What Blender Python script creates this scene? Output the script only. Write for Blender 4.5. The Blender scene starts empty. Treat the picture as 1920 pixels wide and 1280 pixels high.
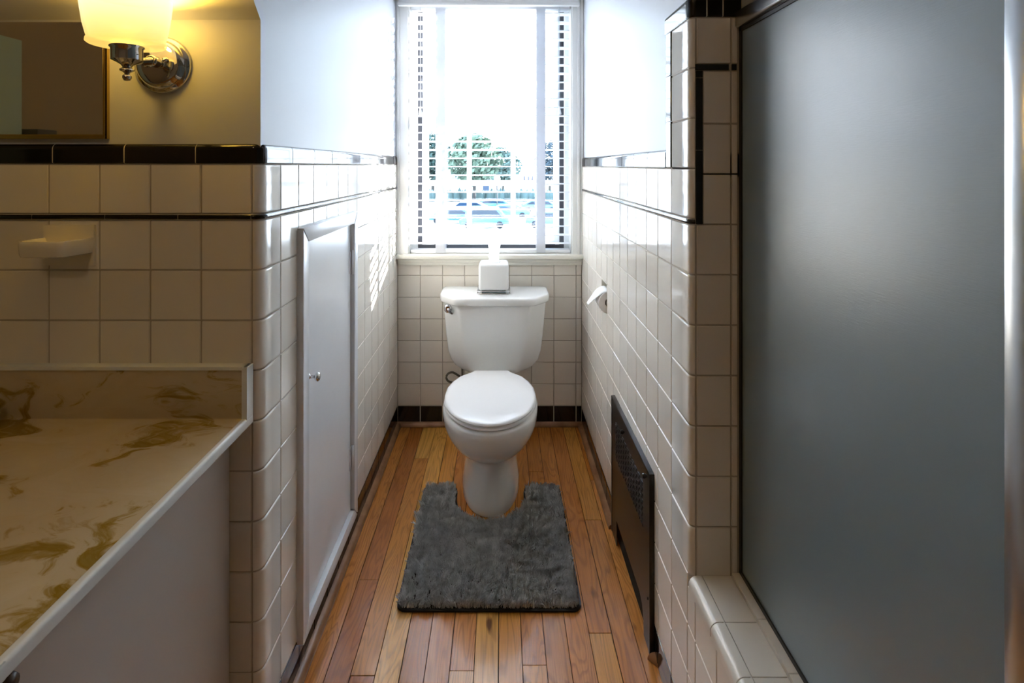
import bpy, bmesh, math, random
from math import pi, sin, cos, radians
from mathutils import Vector, noise
random.seed(7)
C = bpy.context.scene.collection
H = 1.275                      # eye height
XL, XR, YF, YB = -.504, .400, 1.115, 2.59   # alcove sides, tiled front planes, back wall

# ------------------------------------------------------------------ materials
def mat(name, col, rough=.5, metal=0, coat=0, spec=.5, **k):
    m = bpy.data.materials.new(name); m.use_nodes = True
    b = m.node_tree.nodes['Principled BSDF']
    b.inputs['Base Color'].default_value = (*col, 1)
    b.inputs['Roughness'].default_value = rough
    b.inputs['Metallic'].default_value = metal
    b.inputs['Coat Weight'].default_value = coat
    b.inputs['Coat Roughness'].default_value = .04
    b.inputs['Specular IOR Level'].default_value = spec
    for kk, v in k.items():
        b.inputs[kk.replace('_', ' ')].default_value = v
    return m
def N(m, t, **k):
    n = m.node_tree.nodes.new(t)
    for a, v in k.items():
        if a in n.inputs.keys(): n.inputs[a].default_value = v
        else: setattr(n, a, v)
    return n
def L(m, a, b): m.node_tree.links.new(a, b)
def bsdf(m): return m.node_tree.nodes['Principled BSDF']
def add_bump(m, scale, strength, dist=.002, detail=2, stretch=(1, 1, 1)):
    tc = N(m, 'ShaderNodeTexCoord'); mp = N(m, 'ShaderNodeMapping'); mp.inputs['Scale'].default_value = stretch
    nz = N(m, 'ShaderNodeTexNoise'); nz.inputs['Scale'].default_value = scale; nz.inputs['Detail'].default_value = detail
    bp = N(m, 'ShaderNodeBump'); bp.inputs['Strength'].default_value = strength; bp.inputs['Distance'].default_value = dist
    L(m, tc.outputs['Object'], mp.inputs['Vector']); L(m, mp.outputs['Vector'], nz.inputs['Vector'])
    L(m, nz.outputs['Fac'], bp.inputs['Height']); L(m, bp.outputs['Normal'], bsdf(m).inputs['Normal'])
    return m
def vary(m, c1, c2, scale, lo=.35, hi=.65, detail=4):
    tc = N(m, 'ShaderNodeTexCoord'); nz = N(m, 'ShaderNodeTexNoise'); nz.inputs['Scale'].default_value = scale; nz.inputs['Detail'].default_value = detail
    r = N(m, 'ShaderNodeValToRGB'); r.color_ramp.elements[0].position = lo; r.color_ramp.elements[1].position = hi
    r.color_ramp.elements[0].color = (*c1, 1); r.color_ramp.elements[1].color = (*c2, 1)
    L(m, tc.outputs['Object'], nz.inputs['Vector']); L(m, nz.outputs['Fac'], r.inputs['Fac']); L(m, r.outputs['Color'], bsdf(m).inputs['Base Color'])
    return m
def tile_mat(name, ca, cb, rough):
    m = mat(name, ca, rough, coat=.0)
    g = N(m, 'ShaderNodeNewGeometry'); r = N(m, 'ShaderNodeMix', data_type='RGBA')
    r.inputs[6].default_value = (*ca, 1); r.inputs[7].default_value = (*cb, 1)
    L(m, g.outputs['Random Per Island'], r.inputs[0]); L(m, r.outputs[2], bsdf(m).inputs['Base Color'])
    add_bump(m, 22, .2, .0009, 1)
    return m
TILE = tile_mat('glazed white tile', (.80, .765, .70), (.74, .70, .63), .09)
BTILE = tile_mat('glazed black tile', (.006, .006, .007), (.012, .011, .012), .07)
GROUT = add_bump(mat('grout', (.42, .38, .32), .85), 300, .3)
GROUTL = mat('pale grout', (.62, .60, .56), .85)
PLASTER = add_bump(mat('satin wall paint', (.52, .55, .60), .42, spec=.35), 9, .35, .004, 4)
CEIL = mat('ceiling paint', (.74, .73, .70), .6)
TRIM = add_bump(mat('white gloss trim paint', (.78, .79, .78), .28), 30, .15, .001)
CREAM = add_bump(mat('cream sill paint', (.74, .73, .66), .35), 30, .15, .001)
DOORP = add_bump(mat('hatch paint', (.74, .76, .79), .22), 18, .12, .001)
PORC = mat('vitreous china', (.80, .82, .82), .06, coat=.3)
SEATM = mat('seat plastic', (.82, .83, .85), .16)
CHROME = mat('chrome', (.62, .62, .63), .08, metal=1)
STEEL = mat('brushed steel', (.55, .57, .58), .25, metal=1)
BLACKM = add_bump(mat('dark bronze enamel', (.016, .013, .011), .3), 60, .15, .0008)
BLACKE = mat('black steel edge', (.01, .01, .012), .3)
VOID = mat('hollow shade black', (.003, .003, .003), .9)  # flat black standing in for the shade inside openings and slots
RUB = mat('black rubber', (.012, .012, .012), .5)
PAPER = add_bump(mat('soft paper', (.86, .86, .86), .9), 90, .3, .001)
BRAID = add_bump(mat('braided hose', (.10, .09, .07), .4, metal=.5), 500, .6, .001)
SLAT = mat('blind slat', (.83, .84, .86), .4, Transmission_Weight=0)
TAPE = mat('cotton ladder tape', (.74, .76, .80), .9)
tr_ = N(TAPE, 'ShaderNodeBsdfTranslucent'); tr_.inputs[0].default_value = (.7, .73, .78, 1); mx_ = N(TAPE, 'ShaderNodeMixShader'); mx_.inputs[0].default_value = .3
L(TAPE, bsdf(TAPE).outputs[0], mx_.inputs[1]); L(TAPE, tr_.outputs[0], mx_.inputs[2]); L(TAPE, mx_.outputs[0], TAPE.node_tree.nodes['Material Output'].inputs[0])
CASTW = mat('glazed ceramic', (.80, .76, .66), .12)
DARKFR = mat('dark window channel', (.035, .037, .045), .6)
DOORG = mat('pale green gloss paint', (.42, .55, .50), .35)
ROOMW = mat('room wall paint', (.33, .26, .17), .6)
VWHITE = add_bump(mat('vanity laminate', (.50, .46, .42), .4), 5, .05, .002)
BRASS = mat('aged brass', (.55, .40, .12), .25, metal=1)
BROWNK = mat('brown wood knob', (.05, .025, .012), .4)
WOODT = vary(mat('shoe moulding wood', (.3, .15, .07), .35), (.25, .11, .045), (.40, .21, .10), 14)

# flooring boards
def wood_floor():
    m = mat('pine strip flooring', (.4, .2, .08), .26, coat=.25)
    nt = m.node_tree
    tc = N(m, 'ShaderNodeTexCoord'); g = N(m, 'ShaderNodeNewGeometry')
    cmb = N(m, 'ShaderNodeCombineXYZ')
    mu = N(m, 'ShaderNodeMath', operation='MULTIPLY'); mu.inputs[1].default_value = 37.0
    L(m, g.outputs['Random Per Island'], mu.inputs[0]); L(m, mu.outputs[0], cmb.inputs['Y']); L(m, mu.outputs[0], cmb.inputs['Z'])
    ad = N(m, 'ShaderNodeVectorMath', operation='ADD'); L(m, tc.outputs['Object'], ad.inputs[0]); L(m, cmb.outputs[0], ad.inputs[1])
    mp = N(m, 'ShaderNodeMapping'); mp.inputs['Scale'].default_value = (9, 1.1, 1); L(m, ad.outputs[0], mp.inputs['Vector'])
    n1 = N(m, 'ShaderNodeTexNoise'); n1.inputs['Scale'].default_value = 1.6; n1.inputs['Detail'].default_value = 2; n1.inputs['Distortion'].default_value = .4
    L(m, mp.outputs[0], n1.inputs['Vector'])
    # growth rings: sawtooth of warped noise
    m2 = N(m, 'ShaderNodeMath', operation='MULTIPLY'); m2.inputs[1].default_value = 16; L(m, n1.outputs['Fac'], m2.inputs[0])
    fr = N(m, 'ShaderNodeMath', operation='FRACT'); L(m, m2.outputs[0], fr.inputs[0])
    rr = N(m, 'ShaderNodeValToRGB'); e = rr.color_ramp.elements
    e[0].position = 0; e[0].color = (.55, .55, .55, 1); e[1].position = 1; e[1].color = (.5, .5, .5, 1)
    for p, v in ((.15, .95), (.6, 1.0), (.85, .62)):
        q = e.new(p); q.color = (v, v, v, 1)
    L(m, fr.outputs[0], rr.inputs['Fac'])
    # fine fibre
    mp2 = N(m, 'ShaderNodeMapping'); mp2.inputs['Scale'].default_value = (420, 7, 1); L(m, ad.outputs[0], mp2.inputs['Vector'])
    n2 = N(m, 'ShaderNodeTexNoise'); n2.inputs['Scale'].default_value = 1; n2.inputs['Detail'].default_value = 3; L(m, mp2.outputs[0], n2.inputs['Vector'])
    r2 = N(m, 'ShaderNodeValToRGB'); r2.color_ramp.elements[0].position = .3; r2.color_ramp.elements[1].position = .65
    r2.color_ramp.elements[0].color = (.66, .60, .55, 1); r2.color_ramp.elements[1].color = (1, 1, 1, 1); L(m, n2.outputs['Fac'], r2.inputs['Fac'])
    # board tint
    rb = N(m, 'ShaderNodeValToRGB'); e = rb.color_ramp.elements
    e[0].position = 0; e[0].color = (.50, .17, .025, 1); e[1].position = 1; e[1].color = (.76, .38, .09, 1)
    for p, c in ((.2, (.74, .33, .06)), (.4, (.44, .125, .02)), (.55, (.72, .30, .07)), (.75, (.58, .20, .035)), (.88, (.82, .43, .09))):
        q = e.new(p); q.color = (*c, 1)
    L(m, g.outputs['Random Per Island'], rb.inputs['Fac'])
    x1 = N(m, 'ShaderNodeMix', data_type='RGBA', blend_type='MULTIPLY'); x1.inputs[0].default_value = .6
    L(m, rb.outputs['Color'], x1.inputs[6]); L(m, rr.outputs['Color'], x1.inputs[7])
    x2 = N(m, 'ShaderNodeMix', data_type='RGBA', blend_type='MULTIPLY'); x2.inputs[0].default_value = .6
    L(m, x1.outputs[2], x2.inputs[6]); L(m, r2.outputs['Color'], x2.inputs[7])
    # dark knots and stains
    n3 = N(m, 'ShaderNodeTexNoise'); n3.inputs['Scale'].default_value = 9; n3.inputs['Detail'].default_value = 2
    mp3 = N(m, 'ShaderNodeMapping'); mp3.inputs['Scale'].default_value = (1.6, .6, 1); L(m, ad.outputs[0], mp3.inputs['Vector']); L(m, mp3.outputs[0], n3.inputs['Vector'])
    r3 = N(m, 'ShaderNodeValToRGB'); r3.color_ramp.elements[0].position = .70; r3.color_ramp.elements[1].position = .76
    r3.color_ramp.elements[0].color = (1, 1, 1, 1); r3.color_ramp.elements[1].color = (.28, .2, .16, 1); L(m, n3.outputs['Fac'], r3.inputs['Fac'])
    x3 = N(m, 'ShaderNodeMix', data_type='RGBA', blend_type='MULTIPLY'); x3.inputs[0].default_value = 1
    L(m, x2.outputs[2], x3.inputs[6]); L(m, r3.outputs['Color'], x3.inputs[7])
    L(m, x3.outputs[2], bsdf(m).inputs['Base Color'])
    bp = N(m, 'ShaderNodeBump'); bp.inputs['Strength'].default_value = .12; bp.inputs['Distance'].default_value = .001
    L(m, n2.outputs['Fac'], bp.inputs['Height']); L(m, bp.outputs['Normal'], bsdf(m).inputs['Normal'])
    return m
FLOORM = wood_floor()

def marble():
    m = mat('cultured marble', (.7, .6, .45), .14, coat=.3)
    tc = N(m, 'ShaderNodeTexCoord')
    mp = N(m, 'ShaderNodeMapping'); mp.inputs['Scale'].default_value = (1, 1.7, 2.0); mp.inputs['Rotation'].default_value = (0, 0, .35); mp.inputs['Location'].default_value = (3.1, 1.7, .2)
    L(m, tc.outputs['Object'], mp.inputs['Vector'])
    w = N(m, 'ShaderNodeTexNoise'); w.inputs['Scale'].default_value = 5; w.inputs['Detail'].default_value = 2; L(m, mp.outputs[0], w.inputs['Vector'])
    sc = N(m, 'ShaderNodeVectorMath', operation='SCALE'); sc.inputs['Scale'].default_value = .55; L(m, w.outputs['Color'], sc.inputs[0])
    ad = N(m, 'ShaderNodeVectorMath', operation='ADD'); L(m, mp.outputs[0], ad.inputs[0]); L(m, sc.outputs[0], ad.inputs[1])
    n = N(m, 'ShaderNodeTexNoise'); n.inputs['Scale'].default_value = 4.2; n.inputs['Detail'].default_value = 6; n.inputs['Roughness'].default_value = .62; n.inputs['Distortion'].default_value = .8
    L(m, ad.outputs[0], n.inputs['Vector'])
    r = N(m, 'ShaderNodeValToRGB'); e = r.color_ramp.elements
    e[0].position = 0; e[0].color = (.66, .58, .44, 1); e[1].position = 1; e[1].color = (.20, .13, .012, 1)
    for p, c in ((.54, (.56, .46, .29)), (.585, (.38, .27, .08)), (.63, (.27, .165, .015)), (.69, (.30, .20, .035))):
        q = e.new(p); q.color = (*c, 1)
    L(m, n.outputs['Fac'], r.inputs['Fac']); L(m, r.outputs['Color'], bsdf(m).inputs['Base Color'])
    return m
MARBLE = marble()

def glass_mat(name, tint=(1, 1, 1), rough=.0, f=.08):
    m = bpy.data.materials.new(name); m.use_nodes = True; nt = m.node_tree; nt.nodes.clear()
    o = nt.nodes.new('ShaderNodeOutputMaterial'); t = nt.nodes.new('ShaderNodeBsdfTransparent'); t.inputs[0].default_value = (*tint, 1)
    g = nt.nodes.new('ShaderNodeBsdfGlossy'); g.inputs['Roughness'].default_value = rough
    lw = nt.nodes.new('ShaderNodeLayerWeight'); lw.inputs['Blend'].default_value = .5
    pw = nt.nodes.new('ShaderNodeMath'); pw.operation = 'POWER'; pw.inputs[1].default_value = 5; nt.links.new(lw.outputs['Facing'], pw.inputs[0])
    fr = nt.nodes.new('ShaderNodeMath'); fr.operation = 'MULTIPLY_ADD'; fr.inputs[1].default_value = .9; fr.inputs[2].default_value = .04; nt.links.new(pw.outputs[0], fr.inputs[0])
    mx = nt.nodes.new('ShaderNodeMixShader')
    nt.links.new(fr.outputs[0], mx.inputs[0]); nt.links.new(t.outputs[0], mx.inputs[1]); nt.links.new(g.outputs[0], mx.inputs[2]); nt.links.new(mx.outputs[0], o.inputs[0])
    return m
PANE = glass_mat('window glass', (.97, .98, 1))
MIRROR = mat('mirror silvering', (.82, .84, .80), .015, metal=1)

def frosted():
    m = mat('frosted shower glass', (.23, .32, .37), .31, spec=1.0)
    b = bsdf(m); b.inputs['Transmission Weight'].default_value = .35; b.inputs['IOR'].default_value = 1.65
    add_bump(m, 1, .25, .0006, 2, (6, 60, 500))
    return m
FROST = frosted()

def shade_mat():
    m = mat('lit opal glass', (.09, .08, .07), .25)
    b = bsdf(m)
    tc = N(m, 'ShaderNodeTexCoord'); sp = N(m, 'ShaderNodeSeparateXYZ'); L(m, tc.outputs['Object'], sp.inputs[0])
    mr = N(m, 'ShaderNodeMapRange'); mr.inputs['From Min'].default_value = 0.0; mr.inputs['From Max'].default_value = .10
    L(m, sp.outputs['Z'], mr.inputs['Value'])
    r = N(m, 'ShaderNodeValToRGB'); e = r.color_ramp.elements
    e[0].position = 0; e[0].color = (.70, .44, .10, 1); e[1].position = 1; e[1].color = (.86, .80, .62, 1)
    q = e.new(.35); q.color = (.75, .56, .24, 1)
    L(m, mr.outputs[0], r.inputs['Fac']); L(m, r.outputs['Color'], b.inputs['Emission Color'])
    b.inputs['Emission Strength'].default_value = 1.0; b.inputs['Alpha'].default_value = .72
    return m
SHADE = shade_mat()

# ------------------------------------------------------------------ mesh helpers
def wloc(o):
    v = Vector((0, 0, 0))
    while o is not None: v += o.location; o = o.parent
    return v
def link(name, me, parent=None, m=None, smooth=None, kind=None, at=None):
    o = bpy.data.objects.new(name, me); C.objects.link(o)
    off = Vector((0, 0, 0))
    if parent is not None:
        o.parent = parent; off = wloc(parent)
    if at is not None: o.location = Vector(at) - off; off = Vector(at)
    if off.length: me.transform(__import__('mathutils').Matrix.Translation(-off))
    if m is not None and not me.materials: me.materials.append(m)
    if smooth is not None:
        if smooth >= 180:
            for p in me.polygons: p.use_smooth = True
        else: me.shade_smooth() if False else smooth_by(me, smooth)
    if kind: o['kind'] = kind
    return o
def smooth_by(me, ang):
    bm = bmesh.new(); bm.from_mesh(me)
    a = radians(ang)
    for f in bm.faces: f.smooth = True
    for e in bm.edges:
        e.smooth = not (len(e.link_faces) == 2 and e.calc_face_angle(0) > a)
    bm.to_mesh(me); bm.free()
def thing(name, label, cat, loc, group=None):
    o = bpy.data.objects.new(name, None); C.objects.link(o); o.location = loc; o.empty_display_size = .05
    o['label'] = label; o['category'] = cat
    if group: o['group'] = group
    return o
def tag(o, label, cat, group=None):
    o['label'] = label; o['category'] = cat
    if group: o['group'] = group
    return o
class MB:
    def __init__(s): s.v = []; s.f = []; s.sm = []
    def add(s, vs, fs, sm=False):
        n = len(s.v); s.v += [tuple(v) for v in vs]; s.f += [tuple(i + n for i in f) for f in fs]; s.sm += [sm] * len(fs)
    def box(s, x0, x1, y0, y1, z0, z1):
        s.add([(x, y, z) for x in (x0, x1) for y in (y0, y1) for z in (z0, z1)],
              [(0, 1, 3, 2), (4, 6, 7, 5), (0, 4, 5, 1), (2, 3, 7, 6), (0, 2, 6, 4), (1, 5, 7, 3)])
    def grid(s, rows, sm=True, closed=False, caps=False):
        nu = len(rows[0]); vs = [p for r in rows for p in r]; fs = []
        for i in range(len(rows) - 1):
            for j in range(nu if closed else nu - 1):
                k = (j + 1) % nu
                fs.append((i * nu + j, i * nu + k, (i + 1) * nu + k, (i + 1) * nu + j))
        if caps: fs.append(tuple(range(nu))[::-1]); fs.append(tuple(range((len(rows) - 1) * nu, len(rows) * nu)))
        s.add(vs, fs, sm)
    def lathe(s, prof, c, axis='z', n=32):
        rows = []
        for r, h in prof:
            row = []
            for k in range(n):
                a = 2 * pi * k / n
                if axis == 'z': row.append((c[0] + r * cos(a), c[1] + r * sin(a), c[2] + h))
                elif axis == 'y': row.append((c[0] + r * cos(a), c[1] + h, c[2] + r * sin(a)))
                else: row.append((c[0] + h, c[1] + r * cos(a), c[2] + r * sin(a)))
            rows.append(row)
        s.grid(rows, True, True)
    def tube(s, pts, r, n=12):
        pts = [Vector(p) for p in pts]; rows = []; up = Vector((.13, .31, .94)).normalized()
        for i, p in enumerate(pts):
            t = (pts[min(i + 1, len(pts) - 1)] - pts[max(i - 1, 0)]).normalized()
            a = t.cross(up)
            if a.length < .05: a = t.cross(Vector((1, 0, 0)))
            a.normalize(); b = t.cross(a); rr = r[i] if isinstance(r, (list, tuple)) else r
            rows.append([p + (a * cos(2 * pi * k / n) + b * sin(2 * pi * k / n)) * rr for k in range(n)])
        s.grid(rows, True, True, True)
    def prism(s, pts, lo, hi, axis='x'):
        """pts polygon in the other two axes (cyclic order)"""
        def mk(a, p):
            return (a, p[0], p[1]) if axis == 'x' else (p[0], a, p[1]) if axis == 'y' else (p[0], p[1], a)
        n = len(pts)
        s.add([mk(lo, p) for p in pts] + [mk(hi, p) for p in pts],
              [tuple(range(n)), tuple(range(2 * n - 1, n - 1, -1))] + [(i, i + n, (i + 1) % n + n, (i + 1) % n) for i in range(n)])
    def mesh(s, name='m', fix=True):
        me = bpy.data.meshes.new(name); me.from_pydata(s.v, [], s.f)
        for p, q in zip(me.polygons, s.sm): p.use_smooth = q
        if fix:
            bm = bmesh.new(); bm.from_mesh(me); bmesh.ops.recalc_face_normals(bm, faces=bm.faces); bm.to_mesh(me); bm.free()
        return me
    def build(s, name, m, parent=None, kind=None, bevel=0, seg=2, smooth=None, at=None, mats=None, sub=0, weld=False):
        me = s.mesh(name)
        if weld:
            bm = bmesh.new(); bm.from_mesh(me); bmesh.ops.remove_doubles(bm, verts=bm.verts, dist=1e-5); bm.to_mesh(me); bm.free()
        if bevel:
            bm = bmesh.new(); bm.from_mesh(me)
            es = [e for e in bm.edges if len(e.link_faces) == 2 and e.calc_face_angle(0) > .5]
            bmesh.ops.bevel(bm, geom=es, offset=bevel, segments=seg, affect='EDGES', profile=.5, clamp_overlap=True)
            bm.to_mesh(me); bm.free()
            if smooth is None: smooth = 40
        o = link(name, me, parent, m, smooth, kind, at)
        if sub:
            md = o.modifiers.new('smooth', 'SUBSURF'); md.levels = md.render_levels = sub
        return o

# paths in plan: straight - arc - straight, giving point and outward normal
class Path:
    def __init__(s, corner=None, r=.02, side=1, line=None):
        s.line = line; s.r = r; s.side = side
        if corner: s.cx, s.cy = corner
        s.L = r * pi / 2
    def at(s, t, out=0):
        if s.line:
            (px, py), (dx, dy), (nx, ny) = s.line
            return (px + dx * t + nx * out, py + dy * t + ny * out)
        q = s.r + out; sd = s.side
        if t <= 0: return (s.cx + sd * t, s.cy - q)
        if t >= s.L: return (s.cx + sd * q, s.cy + t - s.L)
        a = t / s.r
        return (s.cx + sd * q * sin(a), s.cy - q * cos(a))
    def samples(s, a, b):
        if s.line or b <= 0 or a >= s.L: return [a, b]
        m = [-.003] + [s.L * k / 6 for k in range(7)] + [s.L + .003]
        return [a] + [x for x in m if a < x < b] + [b]
GAP = .0011
def tile(mb, path, s0, s1, z0, z1, out=0, th=.0028, tilt=.00045, gap=GAP, bev=.0016):
    a, b = s0 + gap, s1 - gap; c, d = z0 + gap, z1 - gap
    inner = path.samples(a + bev, b - bev)
    arc = len(inner) > 2; ss = [a] + inner + [b]; zs = [c, c + bev] + ([c + bev + .004, d - bev - .004] if arc else []) + [d - bev, d]; nz_ = len(zs)
    t = [random.uniform(-tilt, tilt) for _ in range(3)]
    rows = []
    for k, z in enumerate(zs):
        row = []
        for j, q in enumerate(ss):
            edge = k in (0, nz_ - 1) or j in (0, len(ss) - 1)
            u = (q - a) / max(b - a, 1e-6) - .5; w = (z - c) / (d - c) - .5
            o = out + (-th if edge else t[0] * u + t[1] * w)
            x, y = path.at(q, o); row.append((x, y, z))
        rows.append(row)
    sm = len(inner) > 2
    nu = len(ss); vs = [p for r in rows for p in r]; fs = []; 
    for i in range(nz_ - 1):
        for j in range(nu - 1): fs.append((i * nu + j, i * nu + j + 1, (i + 1) * nu + j + 1, (i + 1) * nu + j))
    n = len(mb.v); mb.v += vs; mb.f += [tuple(i + n for i in f) for f in fs]
    for i in range(nz_ - 1):
        for j in range(nu - 1): mb.sm.append(sm and 0 < i < nz_ - 2 and 0 < j < nu - 2)
def sweep(mb, path, s0, s1, prof, gap=.0016, cap=True):
    """prof: list of (out, z)"""
    ss = path.samples(s0 + gap, s1 - gap)
    rows = [[(*path.at(q, o), z) for o, z in prof] for q in ss]
    mb.grid(rows, True)
    if cap:
        for q in (ss[0], ss[-1]): mb.add([(*path.at(q, o), z) for o, z in prof], [tuple(range(len(prof)))])
def capprof(z0, h, base=-.004, out=.0015):
    r = .011; zt = z0 + h
    p = [(-.003, z0 + .0008), (out, z0 + .002), (out, z0 + .004), (out, zt - r - .002), (out, zt - r)]
    for k in range(1, 6):
        a = pi / 2 * k / 5; p.append((out - r + r * cos(a), zt - r + r * sin(a)))
    p += [(out - r - .002, zt), (-.03, zt)]; return p

# ================================================================== SHELL
# ---- left wall: solid block with sloped soffit, tiled lower part
PL = -.509
SL0 = 1.584
def slope_poly(y0, z0, zb=1.30, zt=2.42):
    return [(y0, zb), (2.60, zb), (2.60, zt), (y0 - (zt - z0), zt), (y0, z0)]
w = MB(); w.prism(slope_poly(1.121, SL0), -1.97, PL, 'x')
w.build('wall_left', PLASTER, kind='structure')
path_l = Path((XL - .021, YF + .021), .021, 1)
LZ = [.097 + .1063 * k for k in range(11)]          # 1.160
rowsL = [(LZ[k], LZ[k + 1]) for k in range(10)] + [(1.172, 1.278)]
fs_ = [-.1073 * k for k in range(0, 14)]
def Yl(y): return path_l.L + y - path_l.cy
colsL = [(fs_[k + 1], fs_[k]) for k in range(13)]
sj = [Yl(1.213 + .1073 * k) for k in range(13)] + [Yl(YB)]
colsL += [(0 - .0001, sj[0])] + [(sj[k], sj[k + 1]) for k in range(13)]
HY0, HY1, HZ0, HZ1 = 1.307, 1.806, .085, 1.119      # hatch frame
t = MB()
for z0, z1 in rowsL:
    for a, b in colsL:
        if a > Yl(HY0 + .012) - .0001 and b < Yl(HY1 - .012) and z1 < HZ1 - .02: continue
        tile(t, path_l, a, b, z0, z1)
t.build('wall_left_tile', TILE, kind='structure')
g = MB(); sweep(g, path_l, -1.42, Yl(YB), [(-.0022, 0), (-.0022, 1.31)], gap=0, cap=False)
g.box(-1.97, -.535, 1.14, 2.60, 0, 1.305)
g.build('wall_left_core', GROUT, kind='structure')
t = MB()
cj = [-1.42, -1.205, -1.054, -.903, -.752, -.601, -.450, -.299, -.118, .0]
cj = [(-.643 - .151 * k) - path_l.cx for k in range(6, -1, -1)]
for a, b in zip(cj[:-1], cj[1:]): sweep(t, path_l, a, b, capprof(1.278, .043))
sweep(t, path_l, cj[-1], Yl(1.128), capprof(1.278, .043), gap=.0008)
cy_ = [Yl(1.128)] + [Yl(1.279 + .151 * k) for k in range(9)] + [Yl(YB)]
cy_ = [c for c in cy_ if c <= Yl(YB)]
for a, b in zip(cy_[:-1], cy_[1:]): sweep(t, path_l, a, b, capprof(1.278, .043))
lj = [(-.526 - .154 * k) - path_l.cx for k in range(8, -1, -1)] + [Yl(1.13)] + [Yl(1.284 + .154 * k) for k in range(9)]
lj[-1] = Yl(YB)
for a, b in zip(lj[:-1], lj[1:]):
    if b > a + .005: sweep(t, path_l, a, b, [(-.003, 1.1608), (.002, 1.1615), (.0025, 1.166), (.002, 1.1708), (-.003, 1.1715)], gap=.0009)
t.build('trim_1', BTILE, kind='structure')

t = MB()
for a, b in colsL:
    if a < -.6: continue
    tile(t, path_l, a, b, 0, .097, out=.001)
t.build('baseboard_left', BTILE, kind='structure')

# ---- right wall
PR = .4075
path_r = Path((XR + .014, YF + .014), .014, -1)
def Yr(y): return path_r.L + y - path_r.cy
RZ = [.085 + .1065 * k for k in range(11)]
RH = (2.0, 2.106, RZ[6], RZ[7])                      # paper holder recess
w = MB(); w.prism(slope_poly(1.121, 1.627, 1.26), PR, 1.45, 'x'); w.build('wall_right', PLASTER, kind='structure')
t = MB(); jr = [Yr(1.234 + .1073 * k) for k in range(13)]
jr = [Yr(1.234 + .10655 * k) for k in range(13)]; jr[-1] = Yr(YB)
colsR = list(zip(jr[:-1], jr[1:]))
RH = (1.234 + .10655 * 7, 1.234 + .10655 * 8, RZ[6], RZ[7])
GY0, GY1, GZ1 = 1.373, 1.84, .47                     # heater
for k in range(10):
    for i, (a, b) in enumerate(colsR):
        if i == 7 and k == 6: continue
        if a > Yr(GY0 + .02) and b < Yr(GY1 - .02) and RZ[k + 1] < GZ1: continue
        tile(t, path_r, a, b, RZ[k], RZ[k + 1])
for a, b in colsR: tile(t, path_r, a, b, 1.162, 1.2685)
# bullnose column on the corner
bz = RZ[3:11]
for z0, z1 in list(zip(bz[:-1], bz[1:])) + [(1.162, 1.2685), (1.2685, 1.375), (1.375, 1.4815), (1.4815, 1.588)]:
    tile(t, path_r, 0, jr[0], z0, z1)
# column front
def fx(x): return -(x - path_r.cx)
for z0, z1 in list(zip(bz[:-1], bz[1:])): 
    tile(t, path_r, fx(.488), 0, z0, z1); tile(t, path_r, fx(.503), fx(.488), z0, z1)
for z0, z1 in ((1.150, 1.2565), (1.2565, 1.363), (1.363, 1.4755)):
    tile(t, path_r, fx(.488), fx(.4275), z0, z1)
for z0, z1 in ((1.150, 1.2565), (1.2565, 1.363), (1.363, 1.4755), (1.489, 1.588)):
    tile(t, path_r, fx(.503), fx(.488), z0, z1)
tile(t, path_r, fx(.488), 0, 1.489, 1.588)
# tub apron under the shower door, same plane as the right wall
path_c = Path(line=((XR, YF + .014), (0, -1), (-1, 0)))
aj = [.0, .045] + [.045 + .1073 * k for k in range(1, 13)]
for a, b in zip(aj[:-1], aj[1:]):
    for z0, z1 in zip(RZ[:3], RZ[1:4]): tile(t, path_c, a, b, z0, z1 - (.0 if z1 < .4 else .024))
for z0, z1 in zip(RZ[:3], RZ[1:4]): tile(t, path_r, path_r.L, jr[0], z0, z1)
t.build('wall_right_tile', TILE, kind='structure')
g = MB()
def back(a, b, z0, z1, p=path_r): sweep(g, p, a, b, [(-.0022, z0), (-.0022, z1)], gap=0, cap=False)
ha, hb = Yr(RH[0]), Yr(RH[1])
back(fx(.506), ha, .38, 1.30); back(path_r.L, ha, 0, .38); back(hb, Yr(YB), 0, 1.30); back(ha, hb, 0, RH[2]); back(ha, hb, RH[3], 1.30)
back(fx(.506), jr[0], 1.25, 1.60)
back(0, 1.5, 0, .385, path_c)
g.box(.416, 1.45, 1.135, RH[0] - .004, 0, 1.27); g.box(.416, 1.45, RH[1] + .004, 2.60, 0, 1.27)
g.box(.416, 1.45, RH[0] - .004, RH[1] + .004, 0, RH[2] - .004); g.box(.416, 1.45, RH[0] - .004, RH[1] + .004, RH[3] + .004, 1.27)
g.box(.50, 1.45, RH[0] - .004, RH[1] + .004, RH[2] - .004, RH[3] + .004)
g.build('wall_right_core', GROUT, kind='structure')
t = MB()
# wall cap, vertical cap and column cap
cyr = [Yr(1.275)] + [Yr(1.43 + .151 * k) for k in range(8)]; cyr = [c for c in cyr if c < Yr(YB) - .05] + [Yr(YB)]
for a, b in zip(cyr[:-1], cyr[1:]): sweep(t, path_r, a, b, capprof(1.2685, .045))
r = .011
for z0, z1 in ((1.270, 1.378), (1.378, 1.486), (1.486, 1.588)):
    prof = [(-.003, 1.2345), (.0015, 1.236), (.0015, 1.238), (.0015, 1.278 - r), (.0015, 1.280 - r)] + [(.0015 - r + r * cos(pi / 2 * k / 5), 1.280 - r + r * sin(pi / 2 * k / 5)) for k in range(1, 6)] + [(-.0115, 1.280), (-.03, 1.280)]
    rows = [[(XR - o, y, z) for o, y in prof] for z in (z0 + GAP, z1 - GAP)]
    t.grid(rows, True); [t.add(rr, [tuple(range(len(prof)))]) for rr in rows]
ccp = capprof(1.588, .046)
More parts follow.
